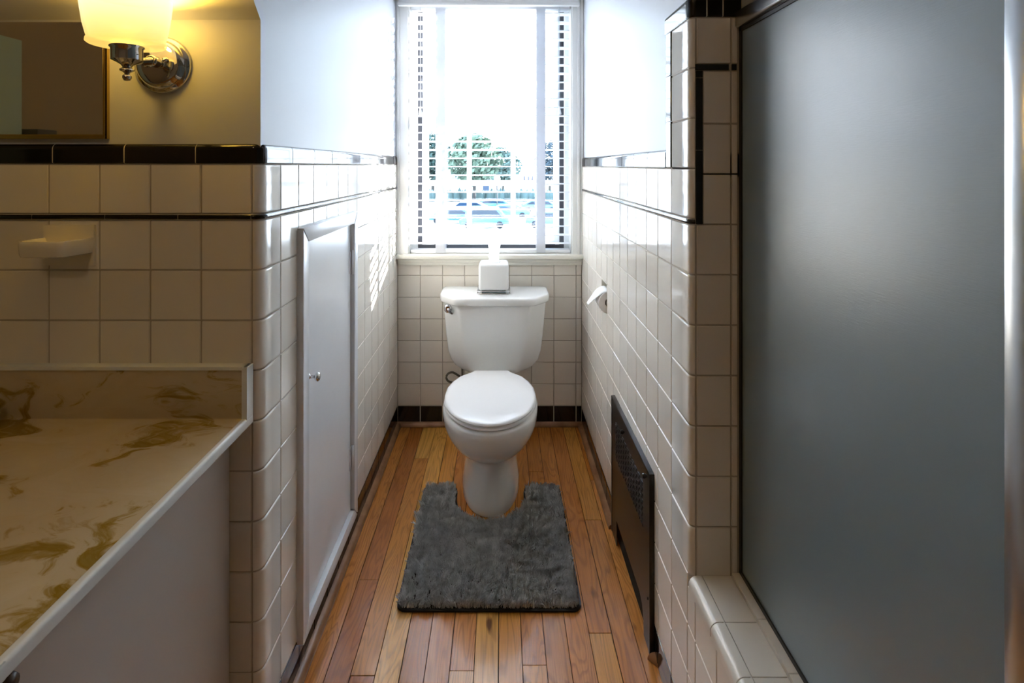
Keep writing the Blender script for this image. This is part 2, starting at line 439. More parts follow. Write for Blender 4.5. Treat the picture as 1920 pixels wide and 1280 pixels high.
for a, b in ((fx(.51), fx(.470)), (fx(.470), fx(.436)), (fx(.436), path_r.L + .004), (path_r.L + .004, Yr(1.280))): sweep(t, path_r, a, b, ccp)
# thin liners
lr = [Yr(1.13)] + [Yr(1.284 + .154 * k) for k in range(8)] + [Yr(YB)]
lp = lambda z: [(-.003, z + .0008), (.002, z + .0015), (.0025, z + .006), (.002, z + .0108), (-.003, z + .0115)]
for a, b in [(fx(.4125), path_r.L)] + list(zip(lr[:-1], lr[1:])): sweep(t, path_r, a, b, lp(1.150), gap=.0009)
for z0, z1 in ((1.150, 1.307), (1.307, 1.460), (1.460, 1.4755)):
    t.box(.4135, .4270, YF - .0015, YF + .01, z0 + .001, z1 - .001)
t.box(.412, .482, YF - .0015, YF + .01, 1.4765, 1.4885); t.box(.489, .4985, YF - .0015, YF + .01, 1.4765, 1.4885)
t.build('trim_2', BTILE, kind='structure')
t = MB()
for a, b in [(path_r.L, jr[0])] + colsR:
    if a > Yr(GY0 - .005) and b < Yr(GY1 + .01): continue
    if a < Yr(GY0) < b: b = Yr(GY0) - .001
    if a < Yr(GY1) < b: a = Yr(GY1) + .001
    tile(t, path_r, a, b, 0, .085, out=.001)
for a, b in zip(aj[:-1], aj[1:]): tile(t, path_c, a, b, 0, .085, out=.001)
t.build('baseboard_right', BTILE, kind='structure')

g = MB()
sweep(g, path_l, -1.42, Yl(YB), capprof(1.279, .0412, out=.0002), gap=0, cap=False)
sweep(g, path_l, -1.42, Yl(YB), [(.0006, 1.160), (.0006, 1.172)], gap=0, cap=False)
sweep(g, path_l, -.6, Yl(YB), [(-.0006, 0), (-.0006, .097)], gap=0, cap=False)
sweep(g, path_r, Yr(1.275), Yr(YB), capprof(1.2695, .0432, out=.0002), gap=0, cap=False)
sweep(g, path_r, fx(.51), Yr(1.280), capprof(1.589, .0442, out=.0002), gap=0, cap=False)
sweep(g, path_r, fx(.4125), Yr(YB), [(.0006, 1.150), (.0006, 1.162)], gap=0, cap=False)
sweep(g, path_r, path_r.L, Yr(GY0), [(-.0006, 0), (-.0006, .085)], gap=0, cap=False)
sweep(g, path_r, Yr(GY1), Yr(YB), [(-.0006, 0), (-.0006, .085)], gap=0, cap=False)
sweep(g, Path(line=((0, YB), (1, 0), (0, -1))), XL, XR, [(-.0006, 0), (-.0006, .097)], gap=0, cap=False)
g.build('trim_7', mat('white cap grout', (.66, .62, .52), .8), kind='structure')
# ---- shower curb ledge and interior
t = MB()
cj2 = [YF] + [YF - .115 - .1073 * k for k in range(12)]
for a, b in zip(cj2[:-1], cj2[1:]):
    pr = []
    r = .016
    for k in range(7):
        q = pi / 2 * k / 6; pr.append((XR + r - r * cos(q) - .002, .394 + r * sin(q)))
    pr = [(XR - .002, .382)] + pr + [(.4245, .410)]
    rows = [[(x, y, z) for x, z in pr] for y in (a - GAP, b + GAP)]
    t.grid(rows, True); [t.add(rr, [tuple(range(len(pr)))]) for rr in rows]
    t.box(.4265, .486, b + GAP, a - GAP, .40, .410)
    t.box(.488, .506, b + GAP, a - GAP, .40, .416)
t.build('trim_3', TILE, kind='structure', bevel=0)
g = MB(); g.box(XR + .012, .53, -.45, 1.13, .0, .407); g.box(.44, 1.45, -.45, 1.12, -.02, .04)
g.box(.53, .58, -.45, 1.12, 0, .38)
g.build('wall_shower', GROUTL, kind='structure')
g = MB(); g.box(1.38, 1.45, -.5, 1.13, .03, 2.4); g.box(.51, 1.45, -.55, -.45, .0, 2.4)
g.build('wall_shower_far', mat('shower surround', (.30, .32, .30), .3), kind='structure')

# ---- back wall with the window opening
WX0, WX1, WZ0, WZ1 = -.425, .330, .845, 2.08
g = MB()
g.box(-.56, .45, YB + .0025, 2.72, -.02, WZ0 - .03); g.box(-.56, WX0 - .02, YB + .0025, 2.72, WZ0 - .03, 2.45); g.box(WX1 + .02, .45, YB + .0025, 2.72, WZ0 - .03, 2.45)
g.box(WX0 - .02, WX1 + .02, YB + .0025, 2.72, WZ1 + .02, 2.45)
g.box(-2.1, -.5, 2.60, 2.72, -.02, 2.45); g.box(.42, 1.5, 2.60, 2.72, -.02, 2.45)
g.build('wall_back', GROUT, kind='structure')
path_b = Path(line=((0, YB), (1, 0), (0, -1)))
bj = [XL] + [-.3927 + .1092 * k for k in range(8)] + [XR]
t = MB(); tb = MB()
for a, b in zip(bj[:-1], bj[1:]):
    for k in range(6): tile(t, path_b, a, b, LZ[k], LZ[k + 1])
    tile(t, path_b, a, b, LZ[6], .79)
    tile(tb, path_b, a, b, 0, .097, out=.001)
t.build('wall_back_tile', TILE, kind='structure'); tb.build('baseboard_back', BTILE, kind='structure')

# ---- ceilings and the rest of the room
g = MB(); g.box(PL - .02, PR + .02, .1, 2.70, 2.30, 2.45); g.build('ceiling_alcove', CEIL, kind='structure')
g = MB(); g.box(-2.1, 1.5, -1.6, .40, 2.38, 2.45); g.build('ceiling', CEIL, kind='structure')
g = MB(); g.box(-2.05, -1.93, -1.6, 1.16, -.02, 2.4); g.build('wall_far_left', ROOMW, kind='structure')
g = MB(); g.box(-2.05, 1.5, -1.65, -1.55, -.02, 2.4); g.box(.44, .56, -1.6, -.45, -.02, 2.4); g.build('wall_rear', ROOMW, kind='structure')

# ---- floor boards
t = MB(); bw = .0617; y_lo, y_hi = -1.55, YB
fixed = {4: [1.44], 1: [1.348], -2: [1.333], -6: [1.32, 2.3], -7: [1.625], 2: [2.2], -4: [2.0], 5: [1.9]}
for k in range(-32, 9):
    x0 = -.005 + bw * k; x1 = x0 + bw
    js = [y_lo] + sorted(fixed.get(k, []) + [random.uniform(-1.2, .9)] + ([random.uniform(1.95, 2.4)] if k not in fixed and random.random() < .35 else [])) + [y_hi]
    for a, b in zip(js[:-1], js[1:]):
        if b - a < .05: continue
        e = .0005; g0 = .0007 if random.random() < .7 else .0013
        X0, X1, A, B = x0 + g0, x1 - .0006, a + .0006, b - .0006
        dz = random.uniform(-.0004, .0004)
        vs = [(X0, A, -.006), (X1, A, -.006), (X1, B, -.006), (X0, B, -.006),
              (X0, A, -.001 + dz), (X1, A, -.001 + dz), (X1, B, -.001 + dz), (X0, B, -.001 + dz),
              (X0 + e, A + e, dz), (X1 - e, A + e, dz), (X1 - e, B - e, dz), (X0 + e, B - e, dz)]
        t.add(vs, [(0, 1, 5, 4), (1, 2, 6, 5), (2, 3, 7, 6), (3, 0, 4, 7), (4, 5, 9, 8), (5, 6, 10, 9), (6, 7, 11, 10), (7, 4, 8, 11), (8, 9, 10, 11)])
t.build('floor', FLOORM, kind='structure')
g = MB(); g.box(-2.0, .45, -1.6, 2.62, -.05, -.004); g.build('floor_base', mat('dark subfloor', (.02, .012, .008), .9), kind='structure')
def shoe(name, segs):
    t = MB()
    for p, a, b in segs:
        pr = [(0, .0), (.019, .0), (.0185, .007), (.015, .014), (.008, .0185), (.0, .020)]
        rows = [[(*p.at(q, o + .001), z) for o, z in pr] for q in (a, b)]
        t.grid(rows, True); [t.add(rr, [tuple(range(len(pr)))]) for rr in rows]
    t.build(name, WOODT, kind='structure')
shoe('trim_4', [(path_l, path_l.L, Yl(YB))]); shoe('trim_5', [(path_r, Yr(.9), Yr(GY0) - .01), (path_r, Yr(GY1) + .01, Yr(YB))]); shoe('trim_6', [(path_b, XL, XR)])

# ================================================================== WINDOW
win = bpy.data.objects.new('window_1', None); C.objects.link(win); win.location = (-.05, 2.65, WZ0); win['kind'] = 'structure'
t = MB()
# casing with moulded steps
for x0, x1, x2 in ((PL, -.450, -.462), (.352, PR, .364)):
    t.box(x0, x1, 2.576, 2.60, .84, 2.35)
t.box(-.508, -.490, 2.570, 2.59, .84, 2.35); t.box(.376, .388, 2.570, 2.59, .84, 2.35); t.box(.392, .406, 2.572, 2.59, .84, 2.35)
t.box(PL, PR, 2.576, 2.60, 2.075, 2.30)
# jamb liner
t.box(-.470, -.444, 2.585, 2.672, .84, 2.10); t.box(.346, .372, 2.585, 2.672, .84, 2.10); t.box(-.46, .36, 2.60, 2.718, 2.085, 2.11)
t.box(-.46, -.4175, 2.664, 2.716, .84, 2.10); t.box(.3225, .36, 2.664, 2.716, .84, 2.10)
t.build('window_frame', TRIM, win, bevel=.0015, seg=1)
t = MB(); t.box(-.4175, -.396, 2.68, 2.714, .853, 2.085); t.box(.300, .3225, 2.68, 2.714, .853, 2.085)
t.box(-.40, .305, 2.676, 2.714, .845, .873)
for xx in (-.30, .245): t.prism([(xx - .035, .871), (xx + .035, .871), (xx + .028, .883), (xx - .028, .883)], 2.664, 2.68, 'y')
t.build('window_channel', DARKFR, win)
for nm, z0, z1, yy in (('lower_sash', .872, 1.545, 2.682), ('upper_sash', 1.515, 2.085, 2.703)):
    t = MB()
    t.box(-.396, -.366, yy, yy + .020, z0, z1); t.box(.272, .300, yy, yy + .020, z0, z1)
    t.box(-.366, .272, yy, yy + .020, z0, z0 + .026); t.box(-.366, .272, yy, yy + .020, z1 - .03, z1)
    for xm in (-.158, .066): t.box(xm - .012, xm + .012, yy + .001, yy + .019, z0 + .026, z1 - .03)
    zm = 1.185 if z0 < 1 else 1.80
    t.box(-.366, .272, yy + .002, yy + .018, zm - .014, zm + .014)
    s = t.build(nm, TRIM, win)
    q = MB(); q.box(-.37, .276, yy + .009, yy + .0105, z0 + .02, z1 - .02); q.build('pane', PANE, s)
t = MB()
t.box(-.505, .403, 2.548, 2.70, .822, .842); 
t.box(-.500, .398, 2.566, 2.592, .803, .823); t.box(-.500, .398, 2.574, 2.592, .788, .805)
t.build('window_sill', CREAM, win, bevel=.003)

# ---- venetian blind
bl = thing('venetian_blind', 'white wooden venetian blind with wide cloth tapes hanging in the window', 'window blind', (-.05, 2.625, 2.08))
t = MB(); t.box(-.488, .377, 2.535, 2.552, 2.052, 2.14); t.box(-.488, -.475, 2.552, 2.58, 2.052, 2.14); t.box(.364, .377, 2.552, 2.58, 2.052, 2.14)
t.box(-.492, .381, 2.531, 2.556, 2.043, 2.056)
t.build('valance', TRIM, bl, bevel=.0015)
t = MB(); t.box(-.440, .342, 2.600, 2.655, 2.045, 2.083); t.build('headrail', SLAT, bl, bevel=.002)
t = MB(); z = 2.028; k = 0
while z > .885:
    tl = .0015 * sin(k * 2.1)
    pr = [(2.600, z - .0015 + tl), (2.613, z + .0004 + tl * .5), (2.626, z + .001), (2.639, z + .0004 - tl * .5), (2.652, z - .0015 - tl)]
    pr = pr + [(y, zz - .0028) for y, zz in reversed(pr)]
    t.prism(pr, -.441, .343, 'x'); z -= .0421; k += 1
t.build('slats', SLAT, bl, smooth=30)
t = MB(); t.box(-.441, .343, 2.600, 2.652, .8435, .860); t.build('bottom_rail', SLAT, bl, bevel=.002)
for x0, x1 in ((-.318, -.270), (.178, .222)):
    t = MB(); t.box(x0, x1, 2.5955, 2.5965, .845, 2.05); t.box(x0, x1, 2.6545, 2.6555, .850, 2.05)
    t.build('ladder_tape', TAPE, bl)
for xc in (-.392, .291):
    t = MB(); t.tube([(xc, 2.592, 2.06), (xc, 2.592, 1.56)], .0014, 6)
    if xc > 0: t.tube([(xc - .006, 2.592, 2.06), (xc - .006, 2.592, 1.57)], .0014, 6)
    c = t.build('cord', TAPE, bl)
    t = MB(); t.lathe([(.001, .035), (.004, .033), (.005, .02), (.009, .0), (.008, -.006), (.0, -.006)], (xc, 2.592, 1.53), n=12); t.build('tassel', SLAT, c)

# ================================================================== HATCH in the left wall
ht = thing('access_hatch', 'white painted access hatch with chrome knob set in the left tiled wall', 'cupboard door', (XL, 1.556, HZ0))
XO = -.487; fwid = .040
t = MB()
for pts in ([(HY0, HZ0), (HY0, HZ1), (HY0 + fwid, HZ1 - .038), (HY0 + fwid, HZ0 + .038)], [(HY0, HZ1), (HY1, HZ1), (HY1 - fwid, HZ1 - .038), (HY0 + fwid, HZ1 - .038)],
            [(HY1, HZ1), (HY1, HZ0), (HY1 - fwid, HZ0 + .038), (HY1 - fwid, HZ1 - .038)], [(HY1, HZ0), (HY0, HZ0), (HY0 + fwid, HZ0 + .038), (HY1 - fwid, HZ0 + .038)]):
    c = Vector((sum(p[0] for p in pts) / 4, sum(p[1] for p in pts) / 4))
    pts = [tuple(c + (Vector(p) - c) * (1 - .0004 / .02 * .4)) for p in pts]
    t.prism(pts, -.5085, XO, 'x')
t.build('hatch_frame', DOORP, ht, bevel=.0012, seg=2)
t = MB(); t.box(-.52, -.5005, HY0 + fwid + .0025, HY1 - fwid - .002, HZ0 + .0405, HZ1 - .041); t.build('door_panel', DOORP, ht, bevel=.001, seg=1)
t = MB(); t.lathe([(.0, .0), (.009, .0), (.009, .002), (.0045, .004), (.004, .014), (.007, .018), (.0115, .022), (.0115, .027), (.008, .030), (.0, .031)], (-.5005, 1.376, .7245), 'x', 20)
t.build('knob', CHROME, ht)
for zc in (.952, .30):
    t = MB(); t.tube([(-.493, HY1 - fwid - .002, zc - .04), (-.493, HY1 - fwid - .002, zc + .04)], .0045, 10); t.box(-.501, -.4985, HY1 - fwid - .02, HY1 - fwid, zc - .036, zc + .036); t.build('hinge', DOORP, ht)

# ================================================================== HEATER
hx = .3885
hr = thing('wall_heater', 'dark bronze metal wall heater panel with slotted grille, low on right wall', 'wall heater', (XR, 1.6, 0))
sy0, sy1, sz = 1.43, 1.765, .087
body = [(GY0, .004), (sy0, .004), (sy0 + .004, .045), (sy0 + .018, .074), (sy0 + .045, sz), (sy1, sz), (sy1, .004), (GY1, .004), (GY1, GZ1), (GY0, GZ1)]
t = MB(); t.prism(body, hx, hx + .0025, 'x'); t.build('front_panel', BLACKM, hr)
t = MB(); t.box(hx - .0015, XR + .002, GY0 - .004, GY0 + .006, .004, GZ1 + .004); t.box(hx - .0015, XR + .002, GY1 - .006, GY1 + .004, .004, GZ1 + .004)
t.box(hx - .0015, XR + .002, GY0, GY1, GZ1 - .006, GZ1 + .004); t.build('rim', BLACKE, hr, bevel=.0018)
t = MB(); t.box(XR + .0005, XR + .003, GY0 + .006, GY1 - .006, .002, GZ1 - .006); t.build('dark_hollow_sheet', VOID, hr)  # matte black sheet painted as the shaded hollow behind the front panel
t = MB()
rows_ = 15
for k in range(rows_):
    zc = .296 + (.412 - .296) * k / (rows_ - 1)
    for j in range(11):
        ya = 1.435 + .0315 * j + (.006 if k % 2 else 0)
        # lifted louvre
        t.prism([(ya, zc - .0022), (ya + .024, zc - .0022), (ya + .021, zc + .0016), (ya + .003, zc + .0016)], hx - .0022, hx + .0004, 'x')
t.build('grille', BLACKE, hr)
t = MB()
for k in range(rows_):
    zc = .296 + (.412 - .296) * k / (rows_ - 1) - .0034
    for j in range(11):
        ya = 1.435 + .0315 * j + (.006 if k % 2 else 0)
        t.box(hx - .0003, hx + .0003, ya + .002, ya + .022, zc - .0012, zc + .0012)
t.build('grille_slots', VOID, hr)
for yy, zz in ((1.400, .452), (1.655, .440)):
    t = MB(); t.lathe([(0, -.012), (.006, -.012), (.007, -.006), (.004, 0)], (hx, yy, zz), 'x', 12); t.build('lug', BLACKE, hr)
t = MB(); t.lathe([(0, -.004), (.003, -.004), (.004, 0)], (hx, 1.385, .14), 'x', 10); t.build('screw', BLACKE, hr)

# ================================================================== PAPER HOLDER
y0, y1, z0, z1 = RH
ph = thing('paper_holder', 'recessed ceramic paper holder niche in the right tiled wall', 'toilet paper holder', (XR, (y0 + y1) / 2, z0))
t = MB(); a = .004
t.box(.485, .49, y0, y1, z0, z1); t.box(XR, .49, y0, y0 + a, z0, z1); t.box(XR, .49, y1 - a, y1, z0, z1); t.box(XR, .49, y0, y1, z0, z0 + a); t.box(XR, .49, y0, y1, z1 - a, z1)
t.build('niche', CASTW, ph)
t = MB(); t.tube([(.413, y0 + a, .758), (.413, y1 - a, .758)], .008, 14); t.build('roller', CHROME, ph)
pr = thing('toilet_paper_roll', 'white toilet paper roll with a loose sheet, in the recessed wall holder', 'toilet paper', (.413, (y0 + y1) / 2, .758))
t = MB(); rr = .042
t.lathe([(.019, -.046), (rr, -.046), (rr + .001, 0), (rr, .046), (.019, .046), (.019, -.046)], (.413, (y0 + y1) / 2, .758), 'y', 40); t.build('paper', PAPER, pr, smooth=40)
t = MB(); t.lathe([(.0185, -.047), (.0185, .047), (.016, .047), (.016, -.047), (.0185, -.047)], (.413, (y0 + y1) / 2, .758), 'y', 24); t.build('core', mat('cardboard', (.12, .10, .08), .9), pr)
rows = []
for k in range(14):
    u = k / 13
    if u < .35: a = pi / 2 + u / .35 * .7; p = (.413 + (rr + .002) * cos(a), .758 + (rr + .002) * sin(a))
    else:
        a = pi / 2 + .7; q = (u - .35) / .65
        p = (.413 + (rr + .002) * cos(a) - .048 * q, .758 + (rr + .002) * sin(a) - .052 * q ** 1.25)
    hw = .046 * (1 if u < .5 else 1 - .55 * (u - .5) / .5)
    rows.append([(p[0] + .002 * sin(v * 5 + u * 4), (y0 + y1) / 2 + hw * v + .01 * u, p[1]) for v in (-1, -.5, 0, .5, 1)])
t = MB(); t.grid(rows); o = t.build('loose_sheet', PAPER, pr); md = o.modifiers.new('thickness', 'SOLIDIFY'); md.thickness = .0006

# ================================================================== TOILET
TX, BX = -.026, -.038
to = thing('toilet', 'white two-piece toilet with closed lid below the window', 'toilet', (BX, 2.15, 0))
def roundpoly(pts, r, n=4):
    out = []; m = len(pts)
    for i in range(m):
        p0, p, p1 = Vector(pts[i - 1]), Vector(pts[i]), Vector(pts[(i + 1) % m])
        rr = min(r, (p0 - p).length * .45, (p1 - p).length * .45)
        a = p + (p0 - p).normalized() * rr; b = p + (p1 - p).normalized() * rr
        for k in range(n + 1):
            u = k / n; out.append(tuple(a * (1 - u) ** 2 + p * 2 * u * (1 - u) + b * u * u))
    return out
def plan(hw, fw, yf, yc, yb, cx, r=.02):
    return roundpoly([(cx - hw, yb), (cx + hw, yb), (cx + hw, yc), (cx + fw, yf), (cx - fw, yf), (cx - hw, yc)], r)
# tank
lv = [(.325, .105, .085, 2.405, 2.44, 2.52), (.330, .125, .095, 2.392, 2.43, 2.53), (.342, .150, .105, 2.380, 2.42, 2.54), (.362, .180, .113, 2.372, 2.415, 2.548), (.390, .200, .119, 2.366, 2.412, 2.555),
      (.43, .212, .128, 2.359, 2.41, 2.558), (.50, .221, .140, 2.352, 2.41, 2.56), (.58, .228, .153, 2.345, 2.41, 2.56), (.655, .235, .167, 2.338, 2.41, 2.56)]
t = MB(); rows = []
for z, hw, fw, yf, yc, yb in lv: rows.append([(x, y, z) for x, y in plan(hw, fw, yf, yc, yb, TX, .012)])
t.grid(rows, True, True, True); t.build('tank', PORC, to, smooth=50)
t = MB(); rows = []
for z, d in ((.654, -.007), (.655, -.001), (.659, .002), (.680, .002), (.686, 0), (.6885, -.004), (.6895, -.010), (.690, -.03)):
    rows.append([(x, y, z) for x, y in plan(.249 + d, .176 + d * .6, 2.324 - d, 2.412, 2.568 + min(d, 0), TX, .026)])
t.grid(rows, True, True, True); t.build('tank_lid', PORC, to, smooth=50)
# bowl + pedestal: lofted egg sections
def egg(cx, yf, yb, hw, z, n=56, sq=2.2, wf=.52):
    ym = yf + (yb - yf) * wf; row = []
    for k in range(n):
        a = 2 * pi * k / n; c, s = cos(a), sin(a)
        e = 2 / sq
        x = cx + hw * math.copysign(abs(s) ** e, s)
        y = ym - (ym - yf) * math.copysign(abs(c) ** e, c) if c > 0 else ym + (yb - ym) * abs(c) ** e
        row.append((x, y, z))
    return row
t = MB()
sec = [(0, 1.912, 2.44, .113, 2.3), (.006, 1.908, 2.444, .116, 2.3), (.03, 1.912, 2.44, .113, 2.3), (.08, 1.925, 2.42, .107, 2.3), (.13, 1.932, 2.40, .102, 2.3), (.165, 1.932, 2.40, .101, 2.2), (.19, 1.915, 2.40, .111, 2.1),
       (.21, 1.882, 2.36, .130, 2.1), (.235, 1.845, 2.30, .147, 2.1), (.265, 1.812, 2.27, .157, 2.1), (.295, 1.788, 2.27, .170, 2.1), (.325, 1.774, 2.27, .178, 2.1), (.350, 1.768, 2.27, .180, 2.1),
       (.366, 1.768, 2.27, .180, 2.1), (.374, 1.772, 2.27, .177, 2.1), (.378, 1.782, 2.27, .168, 2.1)]
t.grid([egg(BX, a, b, w_, z, sq=q) for z, a, b, w_, q in sec], True, True, True)
t.build('bowl', PORC, to, smooth=60)
t = MB(); t.prism(plan(.086, .082, 2.18, 2.21, 2.52, BX, .02), .30, .3265, 'z'); t.build('tank_shelf', PORC, to, smooth=40)
# seat ring and lid
def seatplan(g, n=60):
    yf, yb, hw = 1.776 - g, 2.243 + g * .4, .171 + g
    pts = []; ym = 2.015
    for k in range(n):
        a = pi * k / (n - 1) - pi / 2        # front half from left to right
        pts.append((BX + hw * sin(a), ym - (ym - yf) * cos(a)))
    pts += [(BX + hw * .985, ym + .06), (BX + hw * .90, ym + .115), (BX + hw * .76, ym + .165), (BX + .088 + g, yb - .018), (BX + .070, yb), (BX - .070, yb), (BX - .088 - g, yb - .018), (BX - hw * .76, ym + .165), (BX - hw * .90, ym + .115), (BX - hw * .985, ym + .06)]
    return pts
t = MB(); t.grid([[(x, y, z) for x, y in seatplan(g)] for z, g in ((.380, -.006), (.381, .001), (.384, .004), (.389, .003), (.3915, -.003))], True, True, True); t.build('seat', SEATM, to, smooth=50)
t = MB(); t.grid([[(BX + (x - BX) * q, 2.0 + (y - 2.0) * q, z) for x, y in seatplan(g)] for z, g, q in ((.393, -.005, 1), (.394, .0, 1), (.398, .002, 1), (.402, 0, 1), (.4045, -.005, 1), (.4055, -.012, 1), (.407, -.012, .7), (.4075, -.012, .3))], True, True, True); t.build('seat_lid', SEATM, to, smooth=50)
for s in (-1, 1):
    t = MB(); t.box(BX + s * .07 - .018, BX + s * .07 + .018, 2.240, 2.262, .379, .391); t.build('seat_hinge', SEATM, to, bevel=.005, seg=3)
t = MB(); t.lathe([(0, -.012), (.015, -.011), (.019, -.006), (.020, 0)], (TX - .208, 2.374, .632), 'y', 24)
o = t.build('flush_lever', CHROME, to)
t = MB(); t.tube([(TX - .208, 2.362, .636), (TX - .205, 2.354, .634), (TX - .196, 2.350, .622), (TX - .186, 2.350, .615)], [.007, .007, .006, .005]); t.box(TX - .216, TX - .200, 2.352, 2.362, .628, .646); t.build('lever_arm', CHROME, o, smooth=50)
# braided supply hose with its loop
t = MB(); P = [(-.176, 2.45, .335), (-.176, 2.455, .30), (-.180, 2.47, .276), (-.195, 2.49, .258), (-.222, 2.50, .248), (-.246, 2.50, .254), (-.256, 2.505, .270), (-.247, 2.51, .286), (-.228, 2.515, .290), (-.208, 2.52, .278), (-.19, 2.53, .262), (-.165, 2.54, .25), (-.14, 2.56, .22), (-.13, 2.58, .19)]
PP = []
for i in range(len(P) - 1):
    p0, p1, p2, p3 = [Vector(P[max(0, min(len(P) - 1, i + d))]) for d in (-1, 0, 1, 2)]
    for k in range(5):
        u = k / 5; PP.append(.5 * ((2 * p1) + (p2 - p0) * u + (2 * p0 - 5 * p1 + 4 * p2 - p3) * u * u + (3 * p1 - p0 - 3 * p2 + p3) * u ** 3))
t.tube(PP, .0052, 10); t.build('supply_hose', BRAID, to)

# ---- tissue cover + tissue
tc_ = thing('tissue_box_cover', 'square white ceramic tissue box cover on a chrome base, on the toilet tank', 'tissue box', (-.030, 2.46, .690))
t = MB(); t.box(-.099, .039, 2.397, 2.525, .704, .826)
me = t.mesh(); bm = bmesh.new(); bm.from_mesh(me)
bmesh.ops.bevel(bm, geom=[e for e in bm.edges], offset=.013, segments=5, affect='EDGES', profile=.5); bm.to_mesh(me); bm.free()
link('cover', me, tc_, PORC, 60)
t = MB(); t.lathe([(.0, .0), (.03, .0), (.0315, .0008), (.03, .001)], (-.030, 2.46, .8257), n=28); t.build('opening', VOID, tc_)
t = MB(); pl = roundpoly([(-.104, 2.392), (.044, 2.392), (.044, 2.53), (-.104, 2.53)], .016)
for zc, r_ in ((.6935, .0028), (.7035, .0022)):
    t.tube([(x, y, zc) for x, y in pl] + [(pl[0][0], pl[0][1], zc)], r_, 8)
for i in range(0, len(pl), 5): t.tube([(pl[i][0], pl[i][1], .692), (pl[i][0], pl[i][1], .705)], .0022, 6)
t.build('base_frame', CHROME, tc_)
t = MB(); t.box(-.085, .025, 2.402, 2.52, .692, .703); t.build('base_plate', mat('smoked base', (.06, .09, .09), .2), tc_)
t = MB(); rows = []
for k in range(16):
    u = k / 15; hw = .030 - .010 * sin(u * pi) * (1 - u) + .004 * u; row = []
    if u > .8: hw *= 1 - (u - .8) * 2.2
    for v in range(13):
        q = v / 12 * 2 - 1
        row.append((-.030 + hw * q * .9 + .004 * u, 2.46 + .010 * sin(q * 5 + u * 2) * (1 - .3 * u), .818 + .12 * u + .006 * cos(q * 4) * u))
    rows.append(row)
t.grid(rows); TIS = mat('thin tissue', (.88, .88, .88), .9)
tr_ = N(TIS, 'ShaderNodeBsdfTranslucent'); tr_.inputs[0].default_value = (.9, .9, .9, 1); mx_ = N(TIS, 'ShaderNodeMixShader'); mx_.inputs[0].default_value = .55
L(TIS, bsdf(TIS).outputs[0], mx_.inputs[1]); L(TIS, tr_.outputs[0], mx_.inputs[2]); L(TIS, mx_.outputs[0], TIS.node_tree.nodes['Material Output'].inputs[0])
o = t.build('tissue', TIS); tag(o, 'white tissue pulled up from the ceramic cover on the toilet tank', 'tissue')


# ================================================================== BATH MAT
bmx = thing('contour_bath_mat', 'dark grey shaggy contour mat around the toilet base', 'bath mat', (-.032, 1.8, 0))
mx0, mx1, my0, my1 = -.032 - .267, -.032 + .267, 1.505, 2.09
cxm, rcut, ycut = -.038, .128, 2.015
def in_mat(x, y, m=0):
    if not (mx0 + m < x < mx1 - m and my0 + m < y < my1 - m): return False
    # rounded outer corners
    for (ax, ay) in ((mx0, my0), (mx1, my0), (mx0, my1), (mx1, my1)):
        r_ = .028; qx = ax + (r_ if ax == mx0 else -r_); qy = ay + (r_ if ay == my0 else -r_)
        if (x - qx) * (ax - qx) > 0 and (y - qy) * (ay - qy) > 0 and math.hypot(x - qx, y - qy) > r_ - m: return False
    dx = abs(x - cxm)
    if y > ycut:
        fl = max(0, y - (my1 - .04)); 
        if dx < rcut + m + (fl * fl) * 12: return False
    elif math.hypot(dx, y - ycut) < rcut + m: return False
    return True
# base slab
pts = []
for (qx, qy, a0) in ((mx0 + .028, my0 + .028, pi), (mx1 - .028, my0 + .028, 1.5 * pi)):
    pts += [(qx + .028 * cos(a0 + pi / 2 * k / 5), qy + .028 * sin(a0 + pi / 2 * k / 5)) for k in range(6)]
pts += [(mx1 - .028 + .028 * cos(pi / 2 * k / 5), my1 - .028 + .028 * sin(pi / 2 * k / 5)) for k in range(6)]
pts += [(cxm + rcut + .02, my1), (cxm + rcut + .005, my1 - .015), (cxm + rcut, my1 - .04)]
pts += [(cxm + rcut * cos(a), ycut + rcut * sin(a)) for a in [-pi * k / 20 for k in range(0, 21)]]
pts += [(cxm - rcut, my1 - .04), (cxm - rcut - .005, my1 - .015), (cxm - rcut - .02, my1)]
pts += [(mx0 + .028 + .028 * cos(pi / 2 + pi / 2 * k / 5), my1 - .028 + .028 * sin(pi / 2 + pi / 2 * k / 5)) for k in range(6)]
t = MB(); t.prism(pts, .0012, .007, 'z'); t.build('backing', RUB, bmx)
MAT = vary(mat('charcoal acrylic pile', (.06, .065, .07), .75), (.42, .435, .44), (.78, .80, .81), 40, .3, .7)
bsdf(MAT).inputs['Sheen Weight'].default_value = .35
t = MB(); vs = []; fs = []
rnd = random.random
n = 0
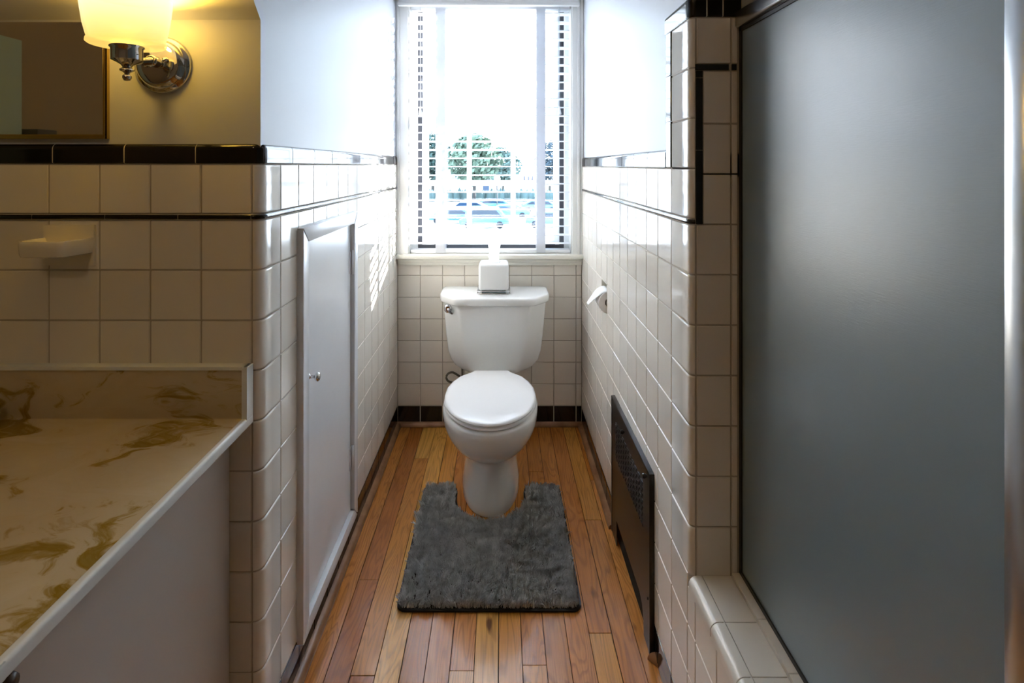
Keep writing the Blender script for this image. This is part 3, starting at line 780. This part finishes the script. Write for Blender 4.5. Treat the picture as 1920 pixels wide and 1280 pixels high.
while n < 46000:
    x = mx0 + rnd() * (mx1 - mx0); y = my0 + rnd() * (my1 - my0)
    if not in_mat(x, y, .007): continue
    c = noise.noise_vector(Vector((x * 60, y * 60, .3))); c2 = noise.noise_vector(Vector((x * 9, y * 9, 4.2)))
    lean = Vector((c.x * .9 + c2.x * .35 + random.uniform(-.22, .22), c.y * .9 + c2.y * .35 - .12 + random.uniform(-.22, .22)))
    h = .021 + .010 * noise.noise(Vector((x * 38, y * 38, 9))) + random.uniform(-.003, .003)
    a = rnd() * pi; wv = .0012; dx, dy = wv * cos(a), wv * sin(a)
    p1 = (x + lean.x * h * .35, y + lean.y * h * .35, .006 + h * .55); p2 = (x + lean.x * h * 1.0, y + lean.y * h * 1.0, .006 + h)
    b = len(vs)
    vs += [(x - dx, y - dy, .005), (x + dx, y + dy, .005), (p1[0] + dx, p1[1] + dy, p1[2]), (p1[0] - dx, p1[1] - dy, p1[2]), (p2[0] + dx * .3, p2[1] + dy * .3, p2[2]), (p2[0] - dx * .3, p2[1] - dy * .3, p2[2])]
    fs += [(b, b + 1, b + 2, b + 3), (b + 3, b + 2, b + 4, b + 5)]; n += 1
me = bpy.data.meshes.new('pile'); me.from_pydata(vs, [], fs); link('pile', me, bmx, MAT, 180, kind='stuff')

# ================================================================== VANITY
cb = thing('vanity_cabinet', 'pale grey laminate vanity cabinet under the swirled countertop', 'vanity', (-.95, .85, 0))
t = MB(); t.box(-.592, -.570, .20, YF - .004, .08, .7325); t.box(-1.9, -.592, .20, .222, .08, .7325); t.box(-1.9, -1.88, .222, YF - .004, .08, .7325); t.box(-1.88, -.62, .25, YF - .004, 0.0, .10); t.build('carcass', VWHITE, cb)
t = MB(); t.lathe([(0, .030), (.010, .029), (.012, .022), (.007, .010), (.006, 0)], (-.570, .585, .700), 'x', 16); t.build('knob', BROWNK, cb)
ct = thing('countertop', 'cream countertop with ochre marble swirls and raised white edge', 'countertop', (-.95, .8, .72))
cx0, cx1, ycf, ycb, zt = -1.90, -.521, .545, 1.095, .750
ex, ey, ea, eb = -1.125, .850, .255, .185
t = MB(); n = 96; rings = []
def rectpt(a):
    dx, dy = cos(a), sin(a); s = []
    if dx > 1e-6: s.append((cx1 - .014 - ex) / dx)
    if dx < -1e-6: s.append((cx0 - ex) / dx)
    if dy > 1e-6: s.append((ycb + .01 - ey) / dy)
    if dy < -1e-6: s.append((ycf + .012 - ey) / dy)
    m = min(s); return (ex + dx * m, ey + dy * m)
angs = sorted([2 * pi * k / n for k in range(n)] + [math.atan2(yy - ey, xx - ex) % (2 * pi) for xx in (cx0, cx1 - .014) for yy in (ycf + .012, ycb + .01)])
rings.append([(*rectpt(a), zt) for a in angs])
for q, dz in ((1.04, 0), (1.0, .0), (.985, -.003), (.965, -.010), (.92, -.035), (.83, -.075), (.65, -.115), (.4, -.13), (.1, -.133)):
    rings.append([(ex + ea * q * cos(a), ey + eb * q * sin(a), zt + dz) for a in angs])
t.grid(rings, True, True); t.build('deck', MARBLE, ct, smooth=50)
# backsplash
t = MB(); t.box(cx0, cx1 - .010, ycb, YF - .001, .742, .853); t.build('backsplash', MARBLE, ct, bevel=.003)
EDGE = mat('white gelcoat edge', (.74, .76, .74), .2)
t = MB()
pr = roundpoly([(-.5345, .749), (-.5325, .7535), (-.524, .7535), (-.521, .750), (-.521, .733), (-.5345, .733)], .003, 3)
rows = [[(x, y, z) for x, z in pr] for y in (ycf, YF - .001)]; t.grid(rows, True, True, True)
pr = roundpoly([(ycf + .0135, .749), (ycf + .0115, .7535), (ycf + .003, .7535), (ycf, .750), (ycf, .733), (ycf + .0135, .733)], .003, 3)
t.grid([[(x, y, z) for y, z in pr] for x in (cx0, cx1 - .001)], True, True, True)
t.box(cx1 - .011, cx1, 1.086, YF - .001, .75, .858)
t.box(cx0, cx1 - .004, 1.092, YF - .001, .851, .858)
t.build('raised_edge', EDGE, ct, smooth=40)
fa = thing('faucet', 'chrome two-handle faucet behind the sink, only its side in view', 'faucet', (-1.12, 1.04, zt))
t = MB(); t.prism(roundpoly([(-1.22, 1.01), (-1.00, 1.01), (-1.00, 1.065), (-1.22, 1.065)], .026, 5), zt + .0003, zt + .014, 'z'); t.build('base', CHROME, fa, bevel=.003)
t = MB(); t.tube([(-1.12, 1.04, zt + .01), (-1.12, 1.04, zt + .07), (-1.12, 1.01, zt + .10), (-1.12, .94, zt + .095), (-1.12, .925, zt + .08)], [.016, .014, .012, .011, .010]); t.build('spout', CHROME, fa)
for xx in (-1.19, -1.03):
    t = MB(); t.lathe([(.018, .012), (.014, .03), (.02, .045), (.02, .055), (.0, .058)], (xx, 1.04, zt), n=20); t.build('handle', CHROME, fa)

# ---- soap dish
t = MB()
dpl = [(-.960, YF - .001), (-.853, YF - .001), (-.857, 1.085), (-.866, 1.05), (-.874, 1.043), (-.952, 1.043), (-.960, 1.050)]
def lvl(z, s, q=0): return [(-.9085 + (x + .9085) * s, YF - (YF - y) * (s if y < 1.1 else 1) , z) for x, y in roundpoly(dpl, .006, 3)]
rows = [lvl(1.091, .90), lvl(1.0925, .955), lvl(1.096, .98), lvl(1.110, 1.0), lvl(1.121, 1.0), lvl(1.1235, .985), lvl(1.1235, .94), lvl(1.121, .90), lvl(1.113, .85), lvl(1.111, .3)]
t.grid(rows, True, True, True)
t.box(-.960, -.853, YF - .006, YF - .0005, 1.065, 1.150)
o = t.build('soap_dish', CASTW, smooth=40); tag(o, 'white ceramic soap dish mounted on the front left tiled wall', 'soap dish')

# ---- mirror
mr = thing('wall_mirror', 'wall mirror with a thin brass edge, left of the chrome lamp', 'mirror', (-1.30, 1.12, 1.331))
mtop = 1.575
t = MB(); t.box(-1.88, -.833, 1.1065, 1.1075, 1.340, mtop); t.build('mirror_glass', MIRROR, mr)
t = MB(); t.box(-1.885, -.829, 1.1078, 1.1205, 1.331, mtop); 
t.prism([(1.1065, 1.3405), (1.1112, 1.331), (1.1125, 1.331), (1.1125, 1.3405)], -1.885, -.829, 'x')
t.box(-.833, -.829, 1.107, 1.1125, 1.331, mtop)
t.build('mirror_edge', BRASS, mr)

# ---- wall lamp
lx, ly, lz = -.714, 1.121, 1.487
wl = thing('wall_sconce', 'chrome wall lamp with glowing opal glass shade beside the mirror', 'wall lamp', (lx, ly, lz))
t = MB(); t.lathe([(.059, 0), (.060, -.004), (.057, -.009), (.052, -.010), (.050, -.013), (.047, -.020), (.040, -.0235), (.030, -.025), (.0, -.0255)], (lx, ly, lz), 'y', 56); t.build('backplate', CHROME, wl, smooth=60)
for dx, dz in ((.020, .006), (-.020, -.004)):
    t = MB(); t.lathe([(0, -.033), (.004, -.032), (.0055, -.028), (.004, -.024)], (lx + dx, ly, lz + dz), 'y', 16); t.build('cap_nut', CHROME, wl)
t = MB(); t.tube([(lx, ly - .024, lz + .002), (lx, ly - .04, lz + .003), (lx, ly - .055, lz - .002), (lx, ly - .075, lz - .006), (lx, ly - .095, lz - .006)], [.012, .009, .0075, .0075, .008], 16)
t.lathe([(.009, -.045), (.012, -.043), (.012, -.039), (.009, -.037)], (lx, ly, lz + .002), 'y', 20); t.build('arm', CHROME, wl)
sx, sy = -.714, 1.010
t = MB(); t.lathe([(0, .0), (.005, .001), (.0075, .006), (.0075, .010), (.004, .014), (.006, .017), (.012, .020), (.012, .023), (.007, .026), (.010, .031), (.018, .036), (.026, .040), (.0265, .062), (.029, .064), (.029, .067), (.0, .067)], (sx, sy, 1.436), n=36); t.build('socket_cup', CHROME, wl, smooth=60)
t = MB(); t.lathe([(.026, .0), (.062, .0005), (.065, .003), (.0645, .008), (.0625, .0105), (.0645, .018), (.0685, .035), (.072, .06), (.0745, .082), (.075, .092), (.073, .094), (.072, .092), (.071, .082), (.067, .05), (.059, .014), (.027, .006)], (sx, sy, 1.5035), n=56)
t.build('glass_shade', SHADE, wl, smooth=180, at=(sx, sy, 1.5035))
def lamp(name, kind, loc, energy, col, parent=None, **k):
    l = bpy.data.lights.new(name, kind); l.energy = energy; l.color = col
    for a, v in k.items(): setattr(l, a, v)
    o = bpy.data.objects.new(name, l); C.objects.link(o)
    if parent: o.parent = parent; o.location = Vector(loc) - wloc(parent)
    else: o.location = loc
    return o
lamp('bulb', 'POINT', (sx, sy, 1.575), 8, (1, .54, .05), wl, shadow_soft_size=.02)

# ================================================================== SHOWER DOOR
sd = thing('shower_door', 'frosted glass shower door in a dark gasket with steel top rail', 'shower door', (.509, .8, .417))
gx = .5085
t = MB(); t.box(gx - .002, gx + .003, .526, YF - .007, .424, 1.560); t.build('glass_panel', FROST, sd)
t = MB(); t.box(gx - .005, gx + .006, YF - .011, YF - .002, .417, 1.570); t.box(gx - .005, gx + .006, -.30, YF - .002, .417, .425); t.box(gx - .005, gx + .006, -.30, YF - .002, 1.556, 1.563)
t.build('gasket', RUB, sd)
t = MB(); t.box(gx - .016, gx + .012, -.44, YF - .002, 1.5635, 1.598); t.build('top_rail', STEEL, sd, bevel=.006, seg=4)
t = MB(); t.box(gx - .008, gx + .006, .500, .5255, .426, 1.556); t.build('stile', STEEL, sd, bevel=.002)
sd2 = thing('shower_door', 'second frosted shower panel, only a pale edge at the right of the picture', 'shower door', (.509, .2, .417))
t = MB(); t.box(gx + .008, gx + .012, -.44, .56, .425, 1.5555); t.build('glass_panel', FROST, sd2)

# ================================================================== REST OF THE ROOM, seen in the mirror
dr = bpy.data.objects.new('door_1', None); C.objects.link(dr); dr.location = (-1.93, .55, 0); dr['kind'] = 'structure'
t = MB(); t.box(-1.935, -1.895, .12, .92, .005, 1.77); t.build('door_leaf', DOORG, dr, bevel=.003)
t = MB(); t.lathe([(.0, .04), (.024, .036), (.026, .02), (.012, .01), (.012, 0)], (-1.895, .26, .95), 'x', 20); t.build('door_handle', BRASS, dr)
t = MB(); t.box(-1.93, -1.84, .02, .112, .005, 1.42); o = t.build('slim_cabinet', mat('dark grey paint', (.10, .10, .09), .7), bevel=.004); tag(o, 'slim dark cabinet beside the pale green door, seen in the mirror', 'cabinet')

# ================================================================== OUTSIDE
GZ = -4.2
def gmat():
    m = vary(mat('sunlit lawn and paving', (.5, .5, .5), .9), (.40, .42, .40), (.62, .62, .60), .15)
    return m
g = MB(); g.box(-150, 150, 4, 400, GZ - .2, GZ); g.build('ground', gmat(), kind='structure')
ASPH = mat('asphalt', (.20, .22, .26), .8)
g = MB(); g.box(-60, 60, 70, 78, GZ, GZ + .02); g.build('road', ASPH, kind='structure')
TRUNK = mat('bark', (.05, .045, .04), .9)
def tree(x, y, h, rad, col, label, sd_):
    random.seed(sd_); root = thing('tree', label, 'tree', (x, y, GZ), 'trees beyond the car park')
    t = MB(); t.tube([(x, y, GZ), (x + .1, y, GZ + h * .25), (x, y, GZ + h * .6)], [h * .03, h * .022, h * .012], 8)
    for k in range(6):
        a = k * 1.05; t.tube([(x, y, GZ + h * .3 + k * .2), (x + rad * .6 * cos(a), y + rad * .6 * sin(a), GZ + h * .55 + k * .2)], [h * .012, h * .004], 6)
    t.build('trunk', TRUNK, root)
    bm = bmesh.new()
    vs = []; fs = []
    for k in range(3000):
        u = random.uniform(-1, 1); a = random.uniform(0, 2 * pi); q = random.random() ** .4
        R = rad * (1 - .3 * abs(u)) ; px = x + R * q * math.sqrt(1 - u * u) * cos(a); py = y + R * q * math.sqrt(1 - u * u) * sin(a); pz = GZ + h * .62 + h * .38 * u * q
        if noise.noise(Vector((px * .8, py * .8, pz * .8))) < -.2: continue
        s = rad * .095; n0 = Vector((random.gauss(0, 1), random.gauss(0, 1), random.gauss(0, 1))).normalized(); e1 = n0.orthogonal().normalized() * s; e2 = n0.cross(e1)
        p = Vector((px, py, pz)); b = len(vs); vs += [p - e1, p - e2 * .6, p + e1, p + e2 * .6]; fs.append((b, b + 1, b + 2, b + 3))
    bm.free(); me = bpy.data.meshes.new('crown'); me.from_pydata([tuple(v) for v in vs], [], fs)
    link('crown', me, root, mat('foliage', col, .8))
tree(-10.8, 84, 11.0, 3.4, (.030, .060, .050), 'bluish tree at the left side of the window view', 1)
tree(-3.9, 78, 10.2, 4.6, (.085, .125, .085), 'largest green tree near the middle of the window view', 2)
tree(.4, 90, 8.6, 3.4, (.085, .13, .115), 'rounded green tree right of the largest one in the window view', 3)
tree(8.0, 86, 9.6, 2.6, (.035, .055, .070), 'bluish tree behind the right cloth tape of the blind', 4)
for i, xx in enumerate((4.35, 5.1, 5.8, 6.5)):
    random.seed(30 + i); y = 95; t = MB(); hgt = 2.4 + .5 * random.random()
    t.lathe([(.05, 0), (.06, .4), (.28, .5), (.24, hgt * .5), (.12, hgt * .85), (0, hgt)], (xx, y, -2.75), n=8)
    t.tube([(xx, y, GZ), (xx, y, -2.6)], .07, 6)
    o = t.build('young_tree', mat('dull foliage', (.09, .085, .10), .9)); tag(o, 'slim young trees standing in a row beyond the car park', 'tree', 'row of slim young trees')
random.seed(5)
# low hedge and far buildings
t = MB()
for k in range(60):
    xx = -13 + k * .45; t.lathe([(0, 1.6 + random.random() * .5), (.5, 1.2), (.7, .5), (.5, 0)], (xx, 80 + random.random(), GZ + .02), n=7)
o = t.build('hedge', mat('hedge green', (.055, .085, .08), .9)); tag(o, 'long low hedge behind the parked cars', 'hedge')
bd = thing('building', 'low pale building with a dark door far beyond the car park', 'building', (-4, 100, GZ))
t = MB(); t.box(-9, 1.5, 98, 104, GZ, GZ + 3.2); t.build('wall', mat('pale render', (.35, .36, .38), .8), bd)
t = MB(); t.prism([(97.5, GZ + 3.2), (104.5, GZ + 3.2), (101, GZ + 4.4)], -9.4, 1.9, 'x'); t.build('roof', mat('grey roofing', (.12, .13, .15), .8), bd)
t = MB(); t.box(-3.2, -2.1, 97.95, 98.1, GZ, GZ + 2.3); t.build('door', mat('blue grey door', (.03, .05, .09), .5), bd)
lpst = thing('lamp_post', 'thin dark lamp post among the parked cars', 'lamp post', (-.35, 58, GZ))
t = MB(); t.tube([(-.35, 58, GZ), (-.35, 58, GZ + 3.9)], .07, 8); t.build('post', TRUNK, lpst)
t = MB(); t.lathe([(0, .5), (.3, .4), (.35, .1), (.1, 0)], (-.35, 58, GZ + 3.85), n=10); t.build('lantern', mat('lantern glass', (.7, .75, .8), .3), lpst)
CG = mat('car glass', (.01, .02, .035), .08); TY = mat('tyre', (.012, .012, .014), .8)
def car(x, y, rgb, label, flip=1, van=False):
    root = thing('car', label, 'car', (x, y, GZ))
    hgt = 1.85 if van else 1.42
    f = flip
    pr = [(-2.15, .35), (-2.2, .75), (-1.75, .9), (-1.0 + (.0 if not van else -.5), hgt - .08), (-.8, hgt), (.9, hgt), (1.25, hgt - .1), (1.9, .95), (2.15, .85), (2.2, .35)]
    t = MB(); t.prism([(x + f * p[0], GZ + p[1]) for p in pr], y - .85, y + .85, 'y'); t.build('body', mat('car paint', rgb, .25, coat=.6), root, bevel=.06, seg=2)
    gl = [(-1.45, .93), (-.98 + (0 if not van else -.3), hgt - .13), (.95, hgt - .13), (1.6, .97)]
    t = MB(); t.prism([(x + f * p[0], GZ + p[1]) for p in gl], y - .87, y + .87, 'y'); t.build('windows', CG, root)
    for wx in (-1.35, 1.35):
        for wy in (-.8, .8):
            t = MB(); t.lathe([(0, -.1), (.3, -.1), (.33, -.05), (.33, .05), (.3, .1), (0, .1)], (x + wx, y + wy, GZ + .33), 'y', 16); t.build('wheel', TY, root)
car(-4.55, 50, (.02, .10, .30), 'small blue car behind the left tape, front row of the car park', 1)
car(-1.4, 46.5, (.03, .16, .42), 'bright blue car in the front row, above the tissue box', 1, True)
car(.9, 55, (.05, .22, .36), 'teal blue car in the second row, right of the lamp post', -1)
car(4.4, 47, (.05, .12, .22), 'dark blue car in the front row, beside the right tape', -1)
car(-3.6, 60, (.30, .34, .38), 'silver car in the back row at the left', 1)
car(-.9, 64, (.03, .14, .30), 'blue car in the back row behind the lamp post', 1)
car(4.6, 62, (.04, .16, .28), 'blue car in the back row at the right', -1)
car(8.6, 55, (.05, .12, .24), 'blue car at the far right of the second row', 1)

# ================================================================== LIGHT
wd = bpy.data.worlds.new('sky'); bpy.context.scene.world = wd; wd.use_nodes = True; nt = wd.node_tree
bg = nt.nodes['Background']
tcw = nt.nodes.new('ShaderNodeTexCoord'); sp = nt.nodes.new('ShaderNodeSeparateXYZ'); rp = nt.nodes.new('ShaderNodeValToRGB')
nt.links.new(tcw.outputs['Generated'], sp.inputs[0]); nt.links.new(sp.outputs['Z'], rp.inputs['Fac']); nt.links.new(rp.outputs['Color'], bg.inputs['Color'])
e = rp.color_ramp.elements; e[0].position = 0; e[0].color = (.82, .93, 1, 1); e[1].position = 1; e[1].color = (.45, .68, 1, 1)
q = e.new(.25); q.color = (.66, .85, 1, 1)
bg.inputs['Strength'].default_value = 9.5
sun = lamp('sun', 'SUN', (8, 12, 9), 70, (1, .97, .93), angle=radians(.53))
sun.rotation_euler = Vector((-1, -.89, -.31)).to_track_quat('-Z', 'Y').to_euler()

# added lamp, unseen behind the camera, to brighten the front of the room
cl = thing('added_fill_light', 'added round fill light, unseen behind the viewer', 'fill light', (-.7, -.6, 2.38))
t = MB(); t.lathe([(.15, 0), (.15, -.02), (.13, -.06), (.08, -.085), (0, -.09)], (-.7, -.6, 2.38), n=32); m_ = mat('fill light glow', (.8, .8, .8), .4); bsdf(m_).inputs['Emission Color'].default_value = (1, .70, .40, 1); bsdf(m_).inputs['Emission Strength'].default_value = 8.5
t.build('diffuser', m_, cl)

# ================================================================== CAMERA
cam = bpy.data.cameras.new('camera'); co = bpy.data.objects.new('camera', cam); C.objects.link(co)
co.location = (0, 0, H); co.rotation_euler = (pi / 2, 0, 0)
cam.sensor_width = 36; cam.sensor_fit = 'HORIZONTAL'; cam.lens = 990 / 1920 * 36
cam.shift_x = (960 - 938) / 1920; cam.shift_y = -(640 - 310) / 1920
cam.clip_start = .01; cam.clip_end = 1000
sc = bpy.context.scene; sc.camera = co
sc.view_settings.view_transform = 'Standard'; sc.view_settings.look = 'None'; sc.view_settings.gamma = 1; sc.view_settings.exposure = .5
cy = sc.cycles; cy.use_denoising = True; cy.max_bounces = 10; cy.diffuse_bounces = 6; cy.glossy_bounces = 6; cy.transparent_max_bounces = 12
cy.sample_clamp_indirect = 12; cy.caustics_reflective = True; cy.caustics_refractive = False; cy.blur_glossy = .5
